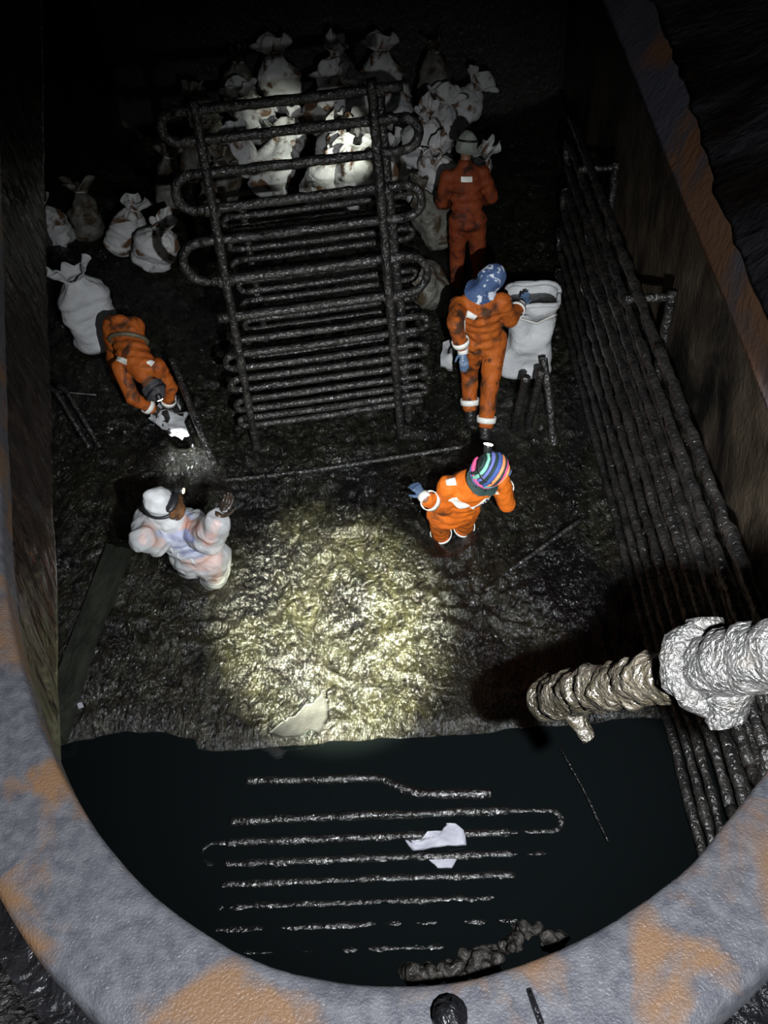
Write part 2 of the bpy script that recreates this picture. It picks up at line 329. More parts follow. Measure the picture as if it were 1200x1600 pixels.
# ------------------------------------------------------------------ sludge and oil pool
xs = np.arange(XL+.01, XR-.009, .02); ys = np.r_[np.arange(2.6, 7.6, .02), np.arange(7.6, YB-.01, .05)]
GX, GY = np.meshgrid(xs, ys); P = np.c_[GX.ravel(), GY.ravel(), np.zeros(GX.size)]
warp = P + np.c_[.35*vn(P, 1.3, 11)+.12*vn(P, 4, 13), .35*vn(P, 1.3, 12)+.12*vn(P, 4, 14), np.zeros(len(P))]
ridge = 1-2*np.abs(vn(warp*np.array([1.6, .8, 1]), 4.5, 15))
ridge2 = 1-2*np.abs(vn(warp*np.array([.9, 1.6, 1]), 10, 16))
h = .045*vn(P, .8, 17) + .034*ridge + .012*ridge2 + .005*vn(warp, 24, 18) + .003*vn(warp, 42, 19) - .0
FEET = [atz(690, 845), atz(722, 830), atz(335, 908), atz(300, 890), atz(757, 682), atz(740, 660)]
for q in FEET[:4]:
    d = np.hypot(P[:, 0]-q[0], P[:, 1]-q[1]); h += .03*np.exp(-((d-.24)/.07)**2) - .05*np.exp(-(d/.17)**2)
edge0 = POOLY+.06*(P[:, 0] < -1.6)
h *= np.clip((P[:, 1]-edge0)/.7, .12, 1)
edge = POOLY + .09*vn(P, 1.5, 21) + .015*vn(P, 6, 22) + .06*(P[:, 0] < -1.6)
h += np.where(P[:, 1] < edge+.4, -.35*np.clip((edge+.2-P[:, 1])/.6, 0, 1)**1.4, 0)
# swells: a bank of thicker sludge left and right, a mound under the far heap
h += .25*np.clip((P[:, 0]-1.3)/.9, 0, 1)**2*(P[:, 1] > 3.6) + .2*np.clip((-3.1-P[:, 0])/1.1, 0, 1)**2
P[:, 2] = np.where(P[:, 1] > edge+.2, np.maximum(h, -.03), h)
sl = mesh_obj('oil_sludge', P, grid_faces(len(ys), len(xs)), M['sludge'])
tag(sl, 'black glossy crude oil sludge covering the tank floor', 'sludge', kind='stuff')
pl = mesh_obj('oil_pool', *box(((XL+XR)/2, (YF+3.6)/2, -.20), (XR-XL-.02, 0, 0), (0, 3.6-YF-.02, 0), (0, 0, .3)), M['pool'], smooth=False)
tag(pl, 'still black liquid oil pool at the near end of the tank', 'oil pool', kind='stuff')

# ------------------------------------------------------------------ heating coil banks
def ubend(a, b, out, r, n=9):
    a = np.asarray(a, float); b = np.asarray(b, float); c = (a+b)/2; v = (a-b)/2; rad = np.linalg.norm(v); out = nrm(out)*rad
    return [c + v*math.cos(t) + out*math.sin(t) for t in np.linspace(0, math.pi, n)]
def coil(th, X0, X1, plane, zs, r, m, bends='L', crust=.006, jit=.008, seed=0, over=.1, step=.05):
    """serpentine: straight runs at heights zs between X0 and X1, joined by bends at alternate ends"""
    rg = random.Random(seed); ends = []
    for i, z in enumerate(zs):
        x0, x1 = X0+rg.uniform(-jit, jit)*3, X1+rg.uniform(-jit, jit)*3
        a = plane(x0, z+rg.uniform(-jit, jit)); b = plane(x1, z+rg.uniform(-jit, jit)); ends.append((a, b))
        mid = (a+b)/2+np.array([0, 0, -rg.uniform(0, .012)])
        V, F = tube([a, a+(mid-a)*.5-[0, 0, .003], mid, b], r, 10, crust, seed*31+i, step); mesh_obj('pipe', V, F, m, th)
    side = bends == 'L'
    for i in range(len(zs)-1):
        k = 0 if side else 1; a, b = ends[i][k], ends[i+1][k]; o = (ends[i][0]-ends[i][1])*(1 if side else -1)
        pts = ubend(a, b, o, r)
        V, F = tube(pts, r, 10, crust, seed*57+i, .035); mesh_obj('bend', V, F, m, th)
        side = not side
def rackplane(y0, k=.15, x0=-1.5): return lambda X, z: np.array([X, y0+k*(X-x0), z])
pl1 = rackplane(6.225)
t1 = thing('heating_coil_rack', 'tall black oily heating coil rack with wide loops in front of the white sacks', 'pipe rack', (-.85, 6.3, 0))
coil(t1, -1.58, -.05, pl1, [2.97, 2.765, 2.535, 2.265, 2.02, 1.70, 1.37], .036, M['pipe'], 'L', .006, seed=1)
coil(t1, -1.55, 0.0, pl1, [1.15, 1.01, .875, .765, .66, .545, .44, .345, .265], .03, M['pipe'], 'R', .004, seed=2)
for (xa, xb, wdt) in ((-1.43, -1.5, .07), (-.245, -.19, .075)):
    a = pl1(xb, -.3); b = pl1(xa, 3.05)
    V, F = tube([a-[0, .05, 0], (a+b)/2-[0, .05, 0], b-[0, .05, 0]], wdt/2, 8, .006, 5, .04); mesh_obj('upright', V, F, M['pipe'], t1)
V, F = tube([pl1(-.12, 0)+[0, .06, 0], pl1(-.14, 1.2)+[0, .06, 0], pl1(-.2, 2.9)+[0, .06, 0]], .04, 8, .006, 8); mesh_obj('upright', V, F, M['pipe'], t1)
for z, xa in ((2.97, -.22), (2.265, -.22), (1.70, -.21), (1.37, -.21), (2.97, -1.44), (2.265, -1.46), (1.70, -1.47)):
    p = pl1(xa, z); V, F = tube([p+[-.055, -.02, 0], p+[.055, -.012, 0]], .05, 10, .008, int(z*10), .02); mesh_obj('clamp', V, F, M['pipe'], t1)
pl2 = rackplane(6.95)
t2 = thing('heating_coil_rack', 'lower close-pitched heating coil rack standing right behind the tall rack', 'pipe rack', (-.85, 7.05, 0))
coil(t2, -1.5, -.05, pl2, [1.86-.098*i for i in range(18)], .028, M['pipe'], 'L', .004, seed=3)
for xa in (-1.4, -.2):
    V, F = tube([pl2(xa, -.3)+[0, .05, 0], pl2(xa, 1.9)+[0, .05, 0]], .032, 8, .005, 5); mesh_obj('upright', V, F, M['pipe'], t2)
# bank along the right wall: runs go away from the camera
t3 = thing('heating_coil_bank', 'tall black heating coil bank along the right wall with muck-coated runs', 'pipe rack', (1.5, 5.5, 0))
pl3 = lambda y, z: np.array([1.48, y, z])
coil(t3, 8.4, 2.2, pl3, [.14, .36, .58, .80, 1.02, 1.24, 1.47, 1.70, 1.93], .030, M['pipe'], 'L', .012, seed=4, jit=.012, step=.06)
coil(t3, 7.9, 2.2, lambda y, z: np.array([1.66, y, z]), [.30, .60, .90, 1.20, 1.50], .03, M['pipe'], 'L', .010, seed=6, jit=.012, step=.06)
for yy in (2.6, 5.55, 7.7):
    V, F = tube([pl3(yy, -.3)+[.30, 0, 0], pl3(yy, 1.8)+[.30, 0, 0]], .035, 8, .008, int(yy*7)); mesh_obj('upright', V, F, M['pipe'], t3)
    V, F = tube([pl3(yy, 1.75)-[.02, 0, 0], pl3(yy, 1.75)+[.3, 0, 0]], .03, 8, .006, int(yy*5)); mesh_obj('bracket', V, F, M['pipe'], t3)
# coil half sunk in the pool
t4 = thing('submerged_coil', 'slick heating coil half sunk in the oil pool nearest the camera', 'pipe rack', (-.4, 2.4, 0))
yrun = [2.60, 2.465, 2.335, 2.215, 2.085, 1.96, 1.83, 1.70, 1.57]
runs = []
for i, y in enumerate(yrun):
    z = -.060-.0038*i; y *= 1.028; a = np.array([-1.30, y-.01, z]); b = np.array([.43, y+.012, z]); runs.append((a, b))
    V, F = tube([a, (a+b)/2+[0, .004, .003], b], .03, 12, .007, 80+i, .02); mesh_obj('pipe', V, F, M['pipe_slick'], t4)
V, F = tube([(-1.23, 2.94, -.06), (-.37, 2.93, -.057), (-.2, 2.84, -.057), (-.1, 2.81, -.057), (.34, 2.80, -.057)], .032, 12, .007, 79, .03); mesh_obj('pipe', V, F, M['pipe_slick'], t4)
for i in range(len(runs)-1):
    k = (i+1) % 2; a, b = runs[i][k], runs[i+1][k]
    pts = [a + [(.0 if k == 0 else 0), 0, 0]] + ubend(a+np.array([(-.08 if k == 0 else .25), 0, 0]), b+np.array([(-.08 if k == 0 else .25), 0, 0]), (-1 if k == 0 else 1, 0, 0), .03) + [b]
    V, F = tube(pts-np.array([0, 0, .010]), .028, 10, .005, 90+i, .03); mesh_obj('bend', V, F, M['pipe_slick'], t4)
for x in (-1.02, .36):
    V, F = tube([(x, 2.98, -.083), (x, 1.5, -.10)], .035, 10, .006, int(90+x*9), .04); mesh_obj('support_bar', V, F, M['pipe_slick'], t4)
# thin line lying along the right side of the pool
V, F = tube([atz(876, 1170, .02), atz(915, 1240, .02), atz(950, 1315, .02)], .008, 8, .002, 3, .03); o = mesh_obj('steel_rod', V, F, M['pipe_slick'], base=atz(915, 1240, 0))
tag(o, 'thin dark rod lying in the oil pool right of the sunken coil', 'rod')
# ------------------------------------------------------------------ muck-coated valve pipe hanging below the deck, right
E1, E2, E3, E4 = reach(CC, (852, 1092), 2.9, True), reach(CC, (1065, 1055), 2.05, True), reach(CC, (1112, 1042), 1.88, True), reach(CC, (1245, 1015), 1.62, True)
t5 = thing('valve_pipe', 'thickly muck-coated pipe with a round flange and valve, right of the opening', 'pipe', E3)
V, F = tube([E1, E1+(E2-E1)*.5+[0, 0, .01], E2], [.064, .062, .052], 26, .015, 41, .007, 22); mesh_obj('pipe', V, F, M['muck'], t5)
ax = nrm(E4-E2)
V, F = tube([E3-ax*.055, E3-ax*.045, E3+ax*.0, E3+ax*.012], [.045, .088, .094, .045], 40, .011, 42, .006, 26); mesh_obj('flange', V, F, M['muck_pale'], t5)
V, F = tube([E3+ax*.0, E4], [.066, .056], 30, .010, 43, .007, 26); mesh_obj('valve_body', V, F, M['muck_pale'], t5)
q = E3+ax*.03; dn = nrm(-CU*.95+CR*.25)
V, F = tube([q+dn*.05, q+dn*.112], [.054, .034], 16, .022, 44, .012, 15); mesh_obj('drain_boss', V, F, M['muck_pale'], t5)
q = E1+(E2-E1)*.18; V, F = tube([q, q-CU*.08+CR*.045, q-CU*.125+CR*.075], [.03, .026, .022], 12, .008, 45, .012, 20); mesh_obj('drain_nipple', V, F, M['muck'], t5)
up = nrm(CU); q = E3-ax*.035; V, F = tube([q+up*.04, q+up*.1-ax*.016], [.046, .03], 14, .02, 46, .012, 16); mesh_obj('lug', V, F, M['muck_pale'], t5)

# ------------------------------------------------------------------ loose rods, beams and scraps on the floor
def rod(name, label, cat, pts, r, m, crust=.004, sides=8, seed=1, step=.05):
    V, F = tube(pts, r, sides, crust, seed, step); o = mesh_obj(name, V, F, m, base=np.asarray(pts[0])); tag(o, label, cat); return o
rod('floor_pipe', 'long thin pipe lying across the sludge in front of the coil racks', 'pipe', [atz(345, 752, .03), atz(470, 738, .035), atz(600, 718, .03), atz(725, 698, .03)], .022, M['pipe'], .006)
V, F = box(((-2.52), 4.1, .05), (.20, 0, 0), (.10, 1.75, .02), (0, 0, .10)); o = mesh_obj('steel_beam', V, F, M['beam'], smooth=False, base=(-2.5, 4.1, 0)); tag(o, 'long flat green-brown beam half sunk in the sludge at left', 'beam')
rod('thin_rod', 'thin pale rod leaning beside the standing sack at left', 'rod', [atz(182, 632, .02), aty(128, 552, 8.0)], .008, M['rod'], 0)
rod('thin_rod', 'thin brown rod lying level in the dark below the left sack', 'rod', [atz(92, 612, .1), atz(150, 617, .1)], .007, M['rod'], 0)
a, b = atz(72, 603, .35), atz(140, 700, .02)
t6 = thing('bent_pipe', 'pair of thin bent pipes sloping down by the left edge', 'pipe', b)
for dx in (0, .10):
    V, F = tube([a+[dx, 0, .0], a+[dx+.12, -.1, 0], b+[dx, 0, 0]], .022, 8, .005, 9+int(dx*20)); mesh_obj('pipe', V, F, M['pipe'], t6)
t7 = thing('pipe_rail', 'two dark parallel rails leaning beside the crouching worker and the tall rack', 'rail', atz(345, 742, 0))
for (p0, p1, s) in (((346, 748), (268, 560), 1), ((322, 735), (250, 588), 2)):
    a = atz(*p0, .0); b = reach(a, p1, 1.35, True); V, F = tube([a-[0, 0, .1], b], .035, 8, .006, 60+s); mesh_obj('rail', V, F, M['pipe'], t7)
rod('push_pole', 'straight black pole lying on the sludge right of the front worker', 'pole', [atz(795, 893, .05), atz(908, 812, .12)], .02, M['pipe'], .003)
for i, (p0, p1, l) in enumerate((((800, 668), (822, 590), 'leftmost of the dark stub pipes leaning beside the open sack'), ((822, 665), (846, 580), 'middle one of the dark stub pipes leaning beside the open sack'), ((868, 690), (850, 560), 'rightmost muck-tipped stub pipe leaning beside the open sack'))):
    a = atz(*p0, 0.); b = reach(a, p1, .75, False); rod('stub_pipe', l, 'pipe', [a-[0, 0, .1], b], .036, M['pipe'], .008, seed=70+i)
def sheet(px, z, n, seed, lift, fn=None):
    """crumpled sheet from an outline of photo pixels, laid near height z"""
    Q = [atz(x, y, z)[:2] for x, y in px]; poly = np.array(Q); c = poly.mean(0); V = []; K = 9
    for t in np.linspace(0, 1, K):
        for i in range(len(poly)):
            V.append([*(c+(poly[i]-c)*t), z])
    V = np.array(V); V[:, 2] += lift*(fbm(V, n, 3, seed)) + (fn(V) if fn else 0)
    F = grid_faces(K, len(poly), True)
    B = V-[0, 0, .004]; o = len(V); F2 = [tuple(i+o for i in f[::-1]) for f in F]
    e = (K-1)*len(poly); m_ = len(poly); F3 = [(e+j, o+e+j, o+e+(j+1) % m_, e+(j+1) % m_) for j in range(m_)]
    return np.concatenate([V, B]), F+F2+F3
def dense(px, k=4, j=2.5, seed=1):
    rg = random.Random(seed); o = []
    for a, b in zip(px, px[1:]+px[:1]):
        for t in range(k): o.append((a[0]+(b[0]-a[0])*t/k+(rg.uniform(-j, j) if t else 0), a[1]+(b[1]-a[1])*t/k+(rg.uniform(-j, j) if t else 0)))
    return o
V, F = sheet(dense([(633, 1312), (655, 1314), (668, 1300), (692, 1298), (698, 1286), (712, 1287), (724, 1297), (729, 1318), (700, 1321), (675, 1325), (645, 1327)], 2, 1), -.012, 9, 3, .018)
o = mesh_obj('scrap_or_reflection', V, F, M['paper'], base=atz(690, 1310, 0)); tag(o, 'larger crumpled lilac-white scrap resting on the sunken coil', 'scrap')
V, F = sheet(dense([(670, 1343), (714, 1342), (706, 1356), (684, 1356)], 3, .6), -.040, 9, 4, .004)  # flat patch modelled in place of the scrap's mirror image on the oil
o = mesh_obj('scrap_or_reflection', V, F, M['paper'], base=atz(690, 1350, 0)); tag(o, 'small lilac-white patch on the oil standing in for the reflection of the larger scrap', 'scrap')
V, F = sheet(dense([(418, 1146), (440, 1128), (462, 1118), (475, 1102), (490, 1098), (505, 1085), (512, 1100), (509, 1125), (500, 1145), (483, 1139), (468, 1150), (445, 1152)], 4, 2), .03, 5, 5, .004)
o = mesh_obj('plastic_film', V, F, M['film'], base=atz(470, 1130, 0)); tag(o, 'torn pale grey film lying flat at the lower edge of the lit sludge', 'film')
V, F = sheet(dense([(120, 1098), (128, 1097), (131, 1105), (122, 1107)], 3, .4), .04, 9, 6, .01)
o = mesh_obj('paper_bit', V, F, M['paper'], base=atz(125, 1102, 0)); tag(o, 'tiny white bit on the dark sludge near the left beam', 'scrap')

# ------------------------------------------------------------------ sacks
def sack_mesh(seed, H=.78, Rr=.27, open_top=False, tp=.6):
    nv, nu = 34, 40; V = []; rg = random.Random(seed); a0 = rg.uniform(0, 6)
    for i in range(nv):
        t = i/(nv-1)
        if open_top:
            r = Rr*(min(1, (t/.10))**.5 if t < .1 else 1)*(1+.05*math.sin(6*t)); r *= 1.0+.10*max(0, t-.8)/.2
        else:
            r = Rr*(math.sin(min(1, t/.22)*math.pi/2)**.6)*(1 if t < tp else 1-.72*((t-tp)/(1-tp))**1.6)
        for k in range(nu):
            a = 2*math.pi*k/nu; sq = 1/(abs(math.cos(a))**4+abs(math.sin(a))**4)**.25; rr = r*(.55+.45*sq)
            if not open_top: rr *= 1 + .10*max(0, (t-tp)/(1-tp))*math.sin(9*a+a0)
            V.append((rr*math.cos(a), rr*.82*math.sin(a), t*H))
    V = np.array(V); c = np.c_[np.zeros(len(V)), np.zeros(len(V)), V[:, 2]]; D = V-c; D /= np.linalg.norm(D, axis=1)[:, None]+1e-6
    hor = np.abs(vn(V*np.array([.6, .6, 2.2]), 7, seed+3))
    V = V + D*(.05*fbm(V, 4.5, 2, seed) - .035*hor)[:, None] + np.c_[.03*vn(c, 2, seed+9), .03*vn(c, 2, seed+11), np.zeros(len(V))]
    F = grid_faces(nv, nu, True); F.append(tuple(range(nu))[::-1]); return V, F
def ruffle(seed, z0, r0, r1, h):
    nv, nu = 9, 44; V = []; rg = random.Random(seed); p1, p2, l = rg.uniform(0, 6), rg.uniform(0, 6), rg.uniform(.6, 1.6)
    for i in range(nv):
        t = i/(nv-1)
        for k in range(nu):
            a = 2*math.pi*k/nu; r = r0+(r1-r0)*t**1.2*(1+.35*math.sin(7*a+p1)+.2*math.sin(3*a+p2)); hh = h*(1+.4*math.sin(2*a+p1)+.25*math.sin(5*a+p2))
            V.append((r*math.cos(a)*l, r*math.sin(a)/l, z0+t*hh))
    V = np.array(V); V = V + .02*np.c_[vn(V, 14, seed), vn(V, 14, seed+1), vn(V, 14, seed+2)]
    B = V*np.array([.95, .95, 1]); o = len(V); F = grid_faces(nv, nu, True); e = (nv-1)*nu
    return np.concatenate([V, B]), F+[tuple(i+o for i in f[::-1]) for f in F]+[(e+j, e+(j+1) % nu, o+e+(j+1) % nu, o+e+j) for j in range(nu)]
def make_sack(seed, m, H=.78, Rr=.27):
    t = thing('sack', 'oil-stained white sack in the far heap', 'sack', (0, 0, 0))
    V, F = sack_mesh(seed, H, Rr); mesh_obj('body', V, F, m, t)
    rn = Rr*.3; top = V[-40:].mean(0)
    V, F = ruffle(seed+50, H-.02, rn*.8, Rr*.62, .17); V[:, :2] += top[:2]; mesh_obj('gathered_mouth', V, F, m, t)
    ring = [np.array([top[0]+rn*math.cos(a), top[1]+rn*math.sin(a)*.85, H-.005]) for a in np.linspace(0, 2*math.pi, 17)]
    V, F = tube(ring, .011, 6, 0, 0, .04); mesh_obj('tie_cord', V, F, M['cord'], t)
    return t
def copy_thing(src, loc, rot, sc, label, group):
    c = src.copy(); COL.objects.link(c); c.location = loc; c.rotation_euler = rot; c.scale = sc; c['label'] = label; c['group'] = group
    for ch in src.children:
        d = ch.copy(); COL.objects.link(d); d.parent = c
    return c
PROTO = [make_sack(100+i, [M['sack'], M['sack'], M['sack_shaded'], M['sack_shaded']][i]) for i in range(4)]
ORD = ['first', 'second', 'third', 'fourth', 'fifth', 'sixth', 'seventh', 'eighth', 'ninth', 'tenth', 'eleventh', 'twelfth']
rows = [('bottom row', 10.8, .02, -3.1, .62, 7), ('second row', 11.25, .26, -2.8, .60, 6), ('third row', 11.7, .50, -2.5, .60, 6), ('top row', 12.15, .72, -2.2, .62, 5)]
rg = random.Random(21); used = set(); k = 0
GRP = 'tied white sacks heaped at the far end'
for rn, y, z, x0, dx, n in rows:
    for i in range(n):
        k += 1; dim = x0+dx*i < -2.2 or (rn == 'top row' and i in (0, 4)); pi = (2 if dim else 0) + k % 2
        tilt = rg.uniform(.25, 1.0)*rg.choice((1, -1)) if rn != 'top row' else rg.uniform(-.3, .3)
        loc = (x0+dx*i+rg.uniform(-.06, .06), y+rg.uniform(-.08, .08), z+rg.uniform(0, .05)+.18*abs(math.sin(tilt)))
        rot = (tilt*.7, tilt*rg.uniform(-.8, .8), rg.uniform(0, 6.28)); s = rg.uniform(.82, 1.0)
        lab = 'oil-stained white sack in the far heap, %s, %s from the left' % (rn, ORD[i])
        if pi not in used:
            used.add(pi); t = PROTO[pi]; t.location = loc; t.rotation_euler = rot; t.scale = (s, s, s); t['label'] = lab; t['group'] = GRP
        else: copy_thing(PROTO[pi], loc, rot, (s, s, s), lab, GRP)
# right-hand cluster of the heap, beside the rear worker
for i, (px, D, tl, lab) in enumerate((((655, 215), 10.4, .3, 'white sack right of the rack, upper one behind the rear worker'), ((632, 262), 10.0, 1.1, 'white sack seen through the right end loops of the tall rack'), ((690, 262), 10.0, -.4, 'streaked white sack touching the rear worker on the left'), ((700, 340), 9.3, .5, 'small pale sack at the left hip of the rear worker'), ((690, 405), 8.4, .9, 'dim sack low between the tall rack and the rear worker'))):
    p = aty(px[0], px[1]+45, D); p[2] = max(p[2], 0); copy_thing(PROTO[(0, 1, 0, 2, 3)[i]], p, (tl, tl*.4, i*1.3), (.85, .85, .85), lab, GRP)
# stacked crates of darkness aside, the left cluster
LG = 'sacks by the left wall'
for i, (px, D, tl, s, lab) in enumerate((((100, 395), 9.2, -.25, .9, 'tall drooping pale sack in the left cluster, leftmost'), ((140, 380), 9.4, .35, .95, 'brownish sack in the left cluster, second from the left'), ((185, 400), 9.0, -.5, .95, 'crumpled grey-white sack in the middle of the left cluster'), ((235, 418), 8.8, .45, 1.0, 'crumpled white sack in the left cluster, nearest the tall rack'))):
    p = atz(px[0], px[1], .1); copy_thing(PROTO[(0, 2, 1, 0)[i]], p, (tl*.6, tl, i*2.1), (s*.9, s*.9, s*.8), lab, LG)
# standing sack, left
b = atz(168, 548, 0)
t = thing('sack', 'upright plump white sack standing behind the crouching worker at left', 'sack', b)
V, F = sack_mesh(202, .90, .25, False, .8); V = V+b; mesh_obj('body', V, F, M['sack_clean'], t)
V, F = ruffle(260, .88, .08, .18, .14); V = V+b; mesh_obj('gathered_mouth', V, F, M['sack_clean'], t)
V, F = tube([b+np.array([.09*math.cos(a), .075*math.sin(a), .885]) for a in np.linspace(0, 6.283, 17)], .012, 6, 0, 0, .04); mesh_obj('tie_cord', V, F, M['cord'], t)
t.rotation_euler = (.05, -.10, .3)
# open sack, right
b = atz(815, 588, 0)
t = thing('sack', 'open-topped white sack with oily contents beside the standing worker', 'sack', b)
V, F = sack_mesh(303, .92, .225, True); V = V+b; mesh_obj('body', V, F, M['sack_clean'], t)
cr = [b+np.array([(.235+.012*math.sin(5*a))*math.cos(a)*(.55+.45/(abs(math.cos(a))**4+abs(math.sin(a))**4)**.25), .195*math.sin(a)*(.55+.45/(abs(math.cos(a))**4+abs(math.sin(a))**4)**.25), .92+.02*math.sin(3*a)]) for a in np.linspace(0, 2*math.pi, 33)]
V, F = tube(cr, .022, 8, .006, 4, .03); mesh_obj('rolled_mouth', V, F, M['sack_clean'], t)
V = [b+np.array([0, 0, .84])]; K = 28
for ri in (.5, 1):
    for a in np.linspace(0, 2*math.pi, K, endpoint=False): V.append(b+np.array([.235*ri*math.cos(a), .19*ri*math.sin(a), .84+.02*math.sin(3*a)*ri-.02*ri]))
F = [(0, 1+j, 1+(j+1) % K) for j in range(K)]+[(1+j, 1+K+j, 1+K+(j+1) % K, 1+(j+1) % K) for j in range(K)]
mesh_obj('sludge_fill', V, F, M['pipe'], t)
V, F = tube([b+np.array([-.19, -.15, .80]), b+np.array([0, -.225, .77]), b+np.array([.19, -.15, .80])], .010, 6, 0, 0, .04); mesh_obj('tie_cord', V, F, M['cord'], t)
t.rotation_euler = (.06, .06, .1)
# flattened sack piece peeking left of the standing worker
V, F = sheet(dense([(692, 535), (706, 527), (712, 545), (706, 565), (707, 577), (688, 570)], 3, 1), .12, 6, 8, .04)
o = mesh_obj('empty_sack', V, F, M['sack_clean'], base=atz(700, 550, 0)); tag(o, 'flattened white sack on the sludge at the left foot of the standing worker', 'sack')

# ------------------------------------------------------------------ workers
def ring_band(p, d, r, wdt, th=.006, sq=None, n=20, wob=.0, seed=0):
    d = nrm(d); u = np.cross(d, [0, 0, 1.]); u = nrm(u) if np.linalg.norm(u) > .05 else np.array([1., 0, 0]); v = np.cross(d, u)
    V = []
    for (rr, s) in ((r, -.5), (r+th, -.5), (r+th, .5), (r, .5)):
        for k in range(n):
            a = 2*math.pi*k/n; V.append(p+(u*math.cos(a)+v*math.sin(a))*rr+d*wdt*s)
    V = np.array(V); F = grid_faces(4, n, True)+[(3*n+j, 3*n+(j+1) % n, (j+1) % n, j) for j in range(n)]
    return V, F
def hand(wr, d, side, up, curl=.6):
    """five-fingered hand: palm, four unequal fingers with two bends, thumb from the side of the palm"""
    d, side, up = nrm(d), nrm(side - d*(np.dot(side, d))/np.dot(d, d)), None
    nrml = np.cross(d, side); bl = []
    for t in np.linspace(0, 1, 5): bl.append(blob(wr+d*(.015+.07*t), side*(.026+.014*t), nrml*.015, d*.022))
    for i, L in enumerate((.070, .080, .074, .056)):
        p = wr+d*.085+side*(-.030+.020*i); dd = d.copy()
        for s_, (q, r) in enumerate(((.45, .0105), (.32, .0095), (.23, .0085))):
            c = curl*(.6+.5*s_); dd = nrm(dd*math.cos(c*.6)+nrml*math.sin(c*.6)); q2 = p+dd*L*q*1.15; bl += limb(p, q2, r, r*.93); p = q2
    p = wr+d*.03-side*.032; dd = nrm(d*.7-side*.7+nrml*.25)
    for q, r in ((.034, .0125), (.028, .0105)): q2 = p+dd*q; bl += limb(p, q2, r, r*.92); p = q2; dd = nrm(dd+d*.5+nrml*.3)
    return fuse(bl, .0045, 2)
def ik(a, b, la, lb, pole):
    v = b-a; d = min(np.linalg.norm(v), (la+lb)*.999); u = nrm(v); x = (la*la-lb*lb+d*d)/(2*d); hgt = math.sqrt(max(la*la-x*x, 0)); p = np.asarray(pole, float); p = nrm(p-u*(p@u)); return a+u*x+p*hgt
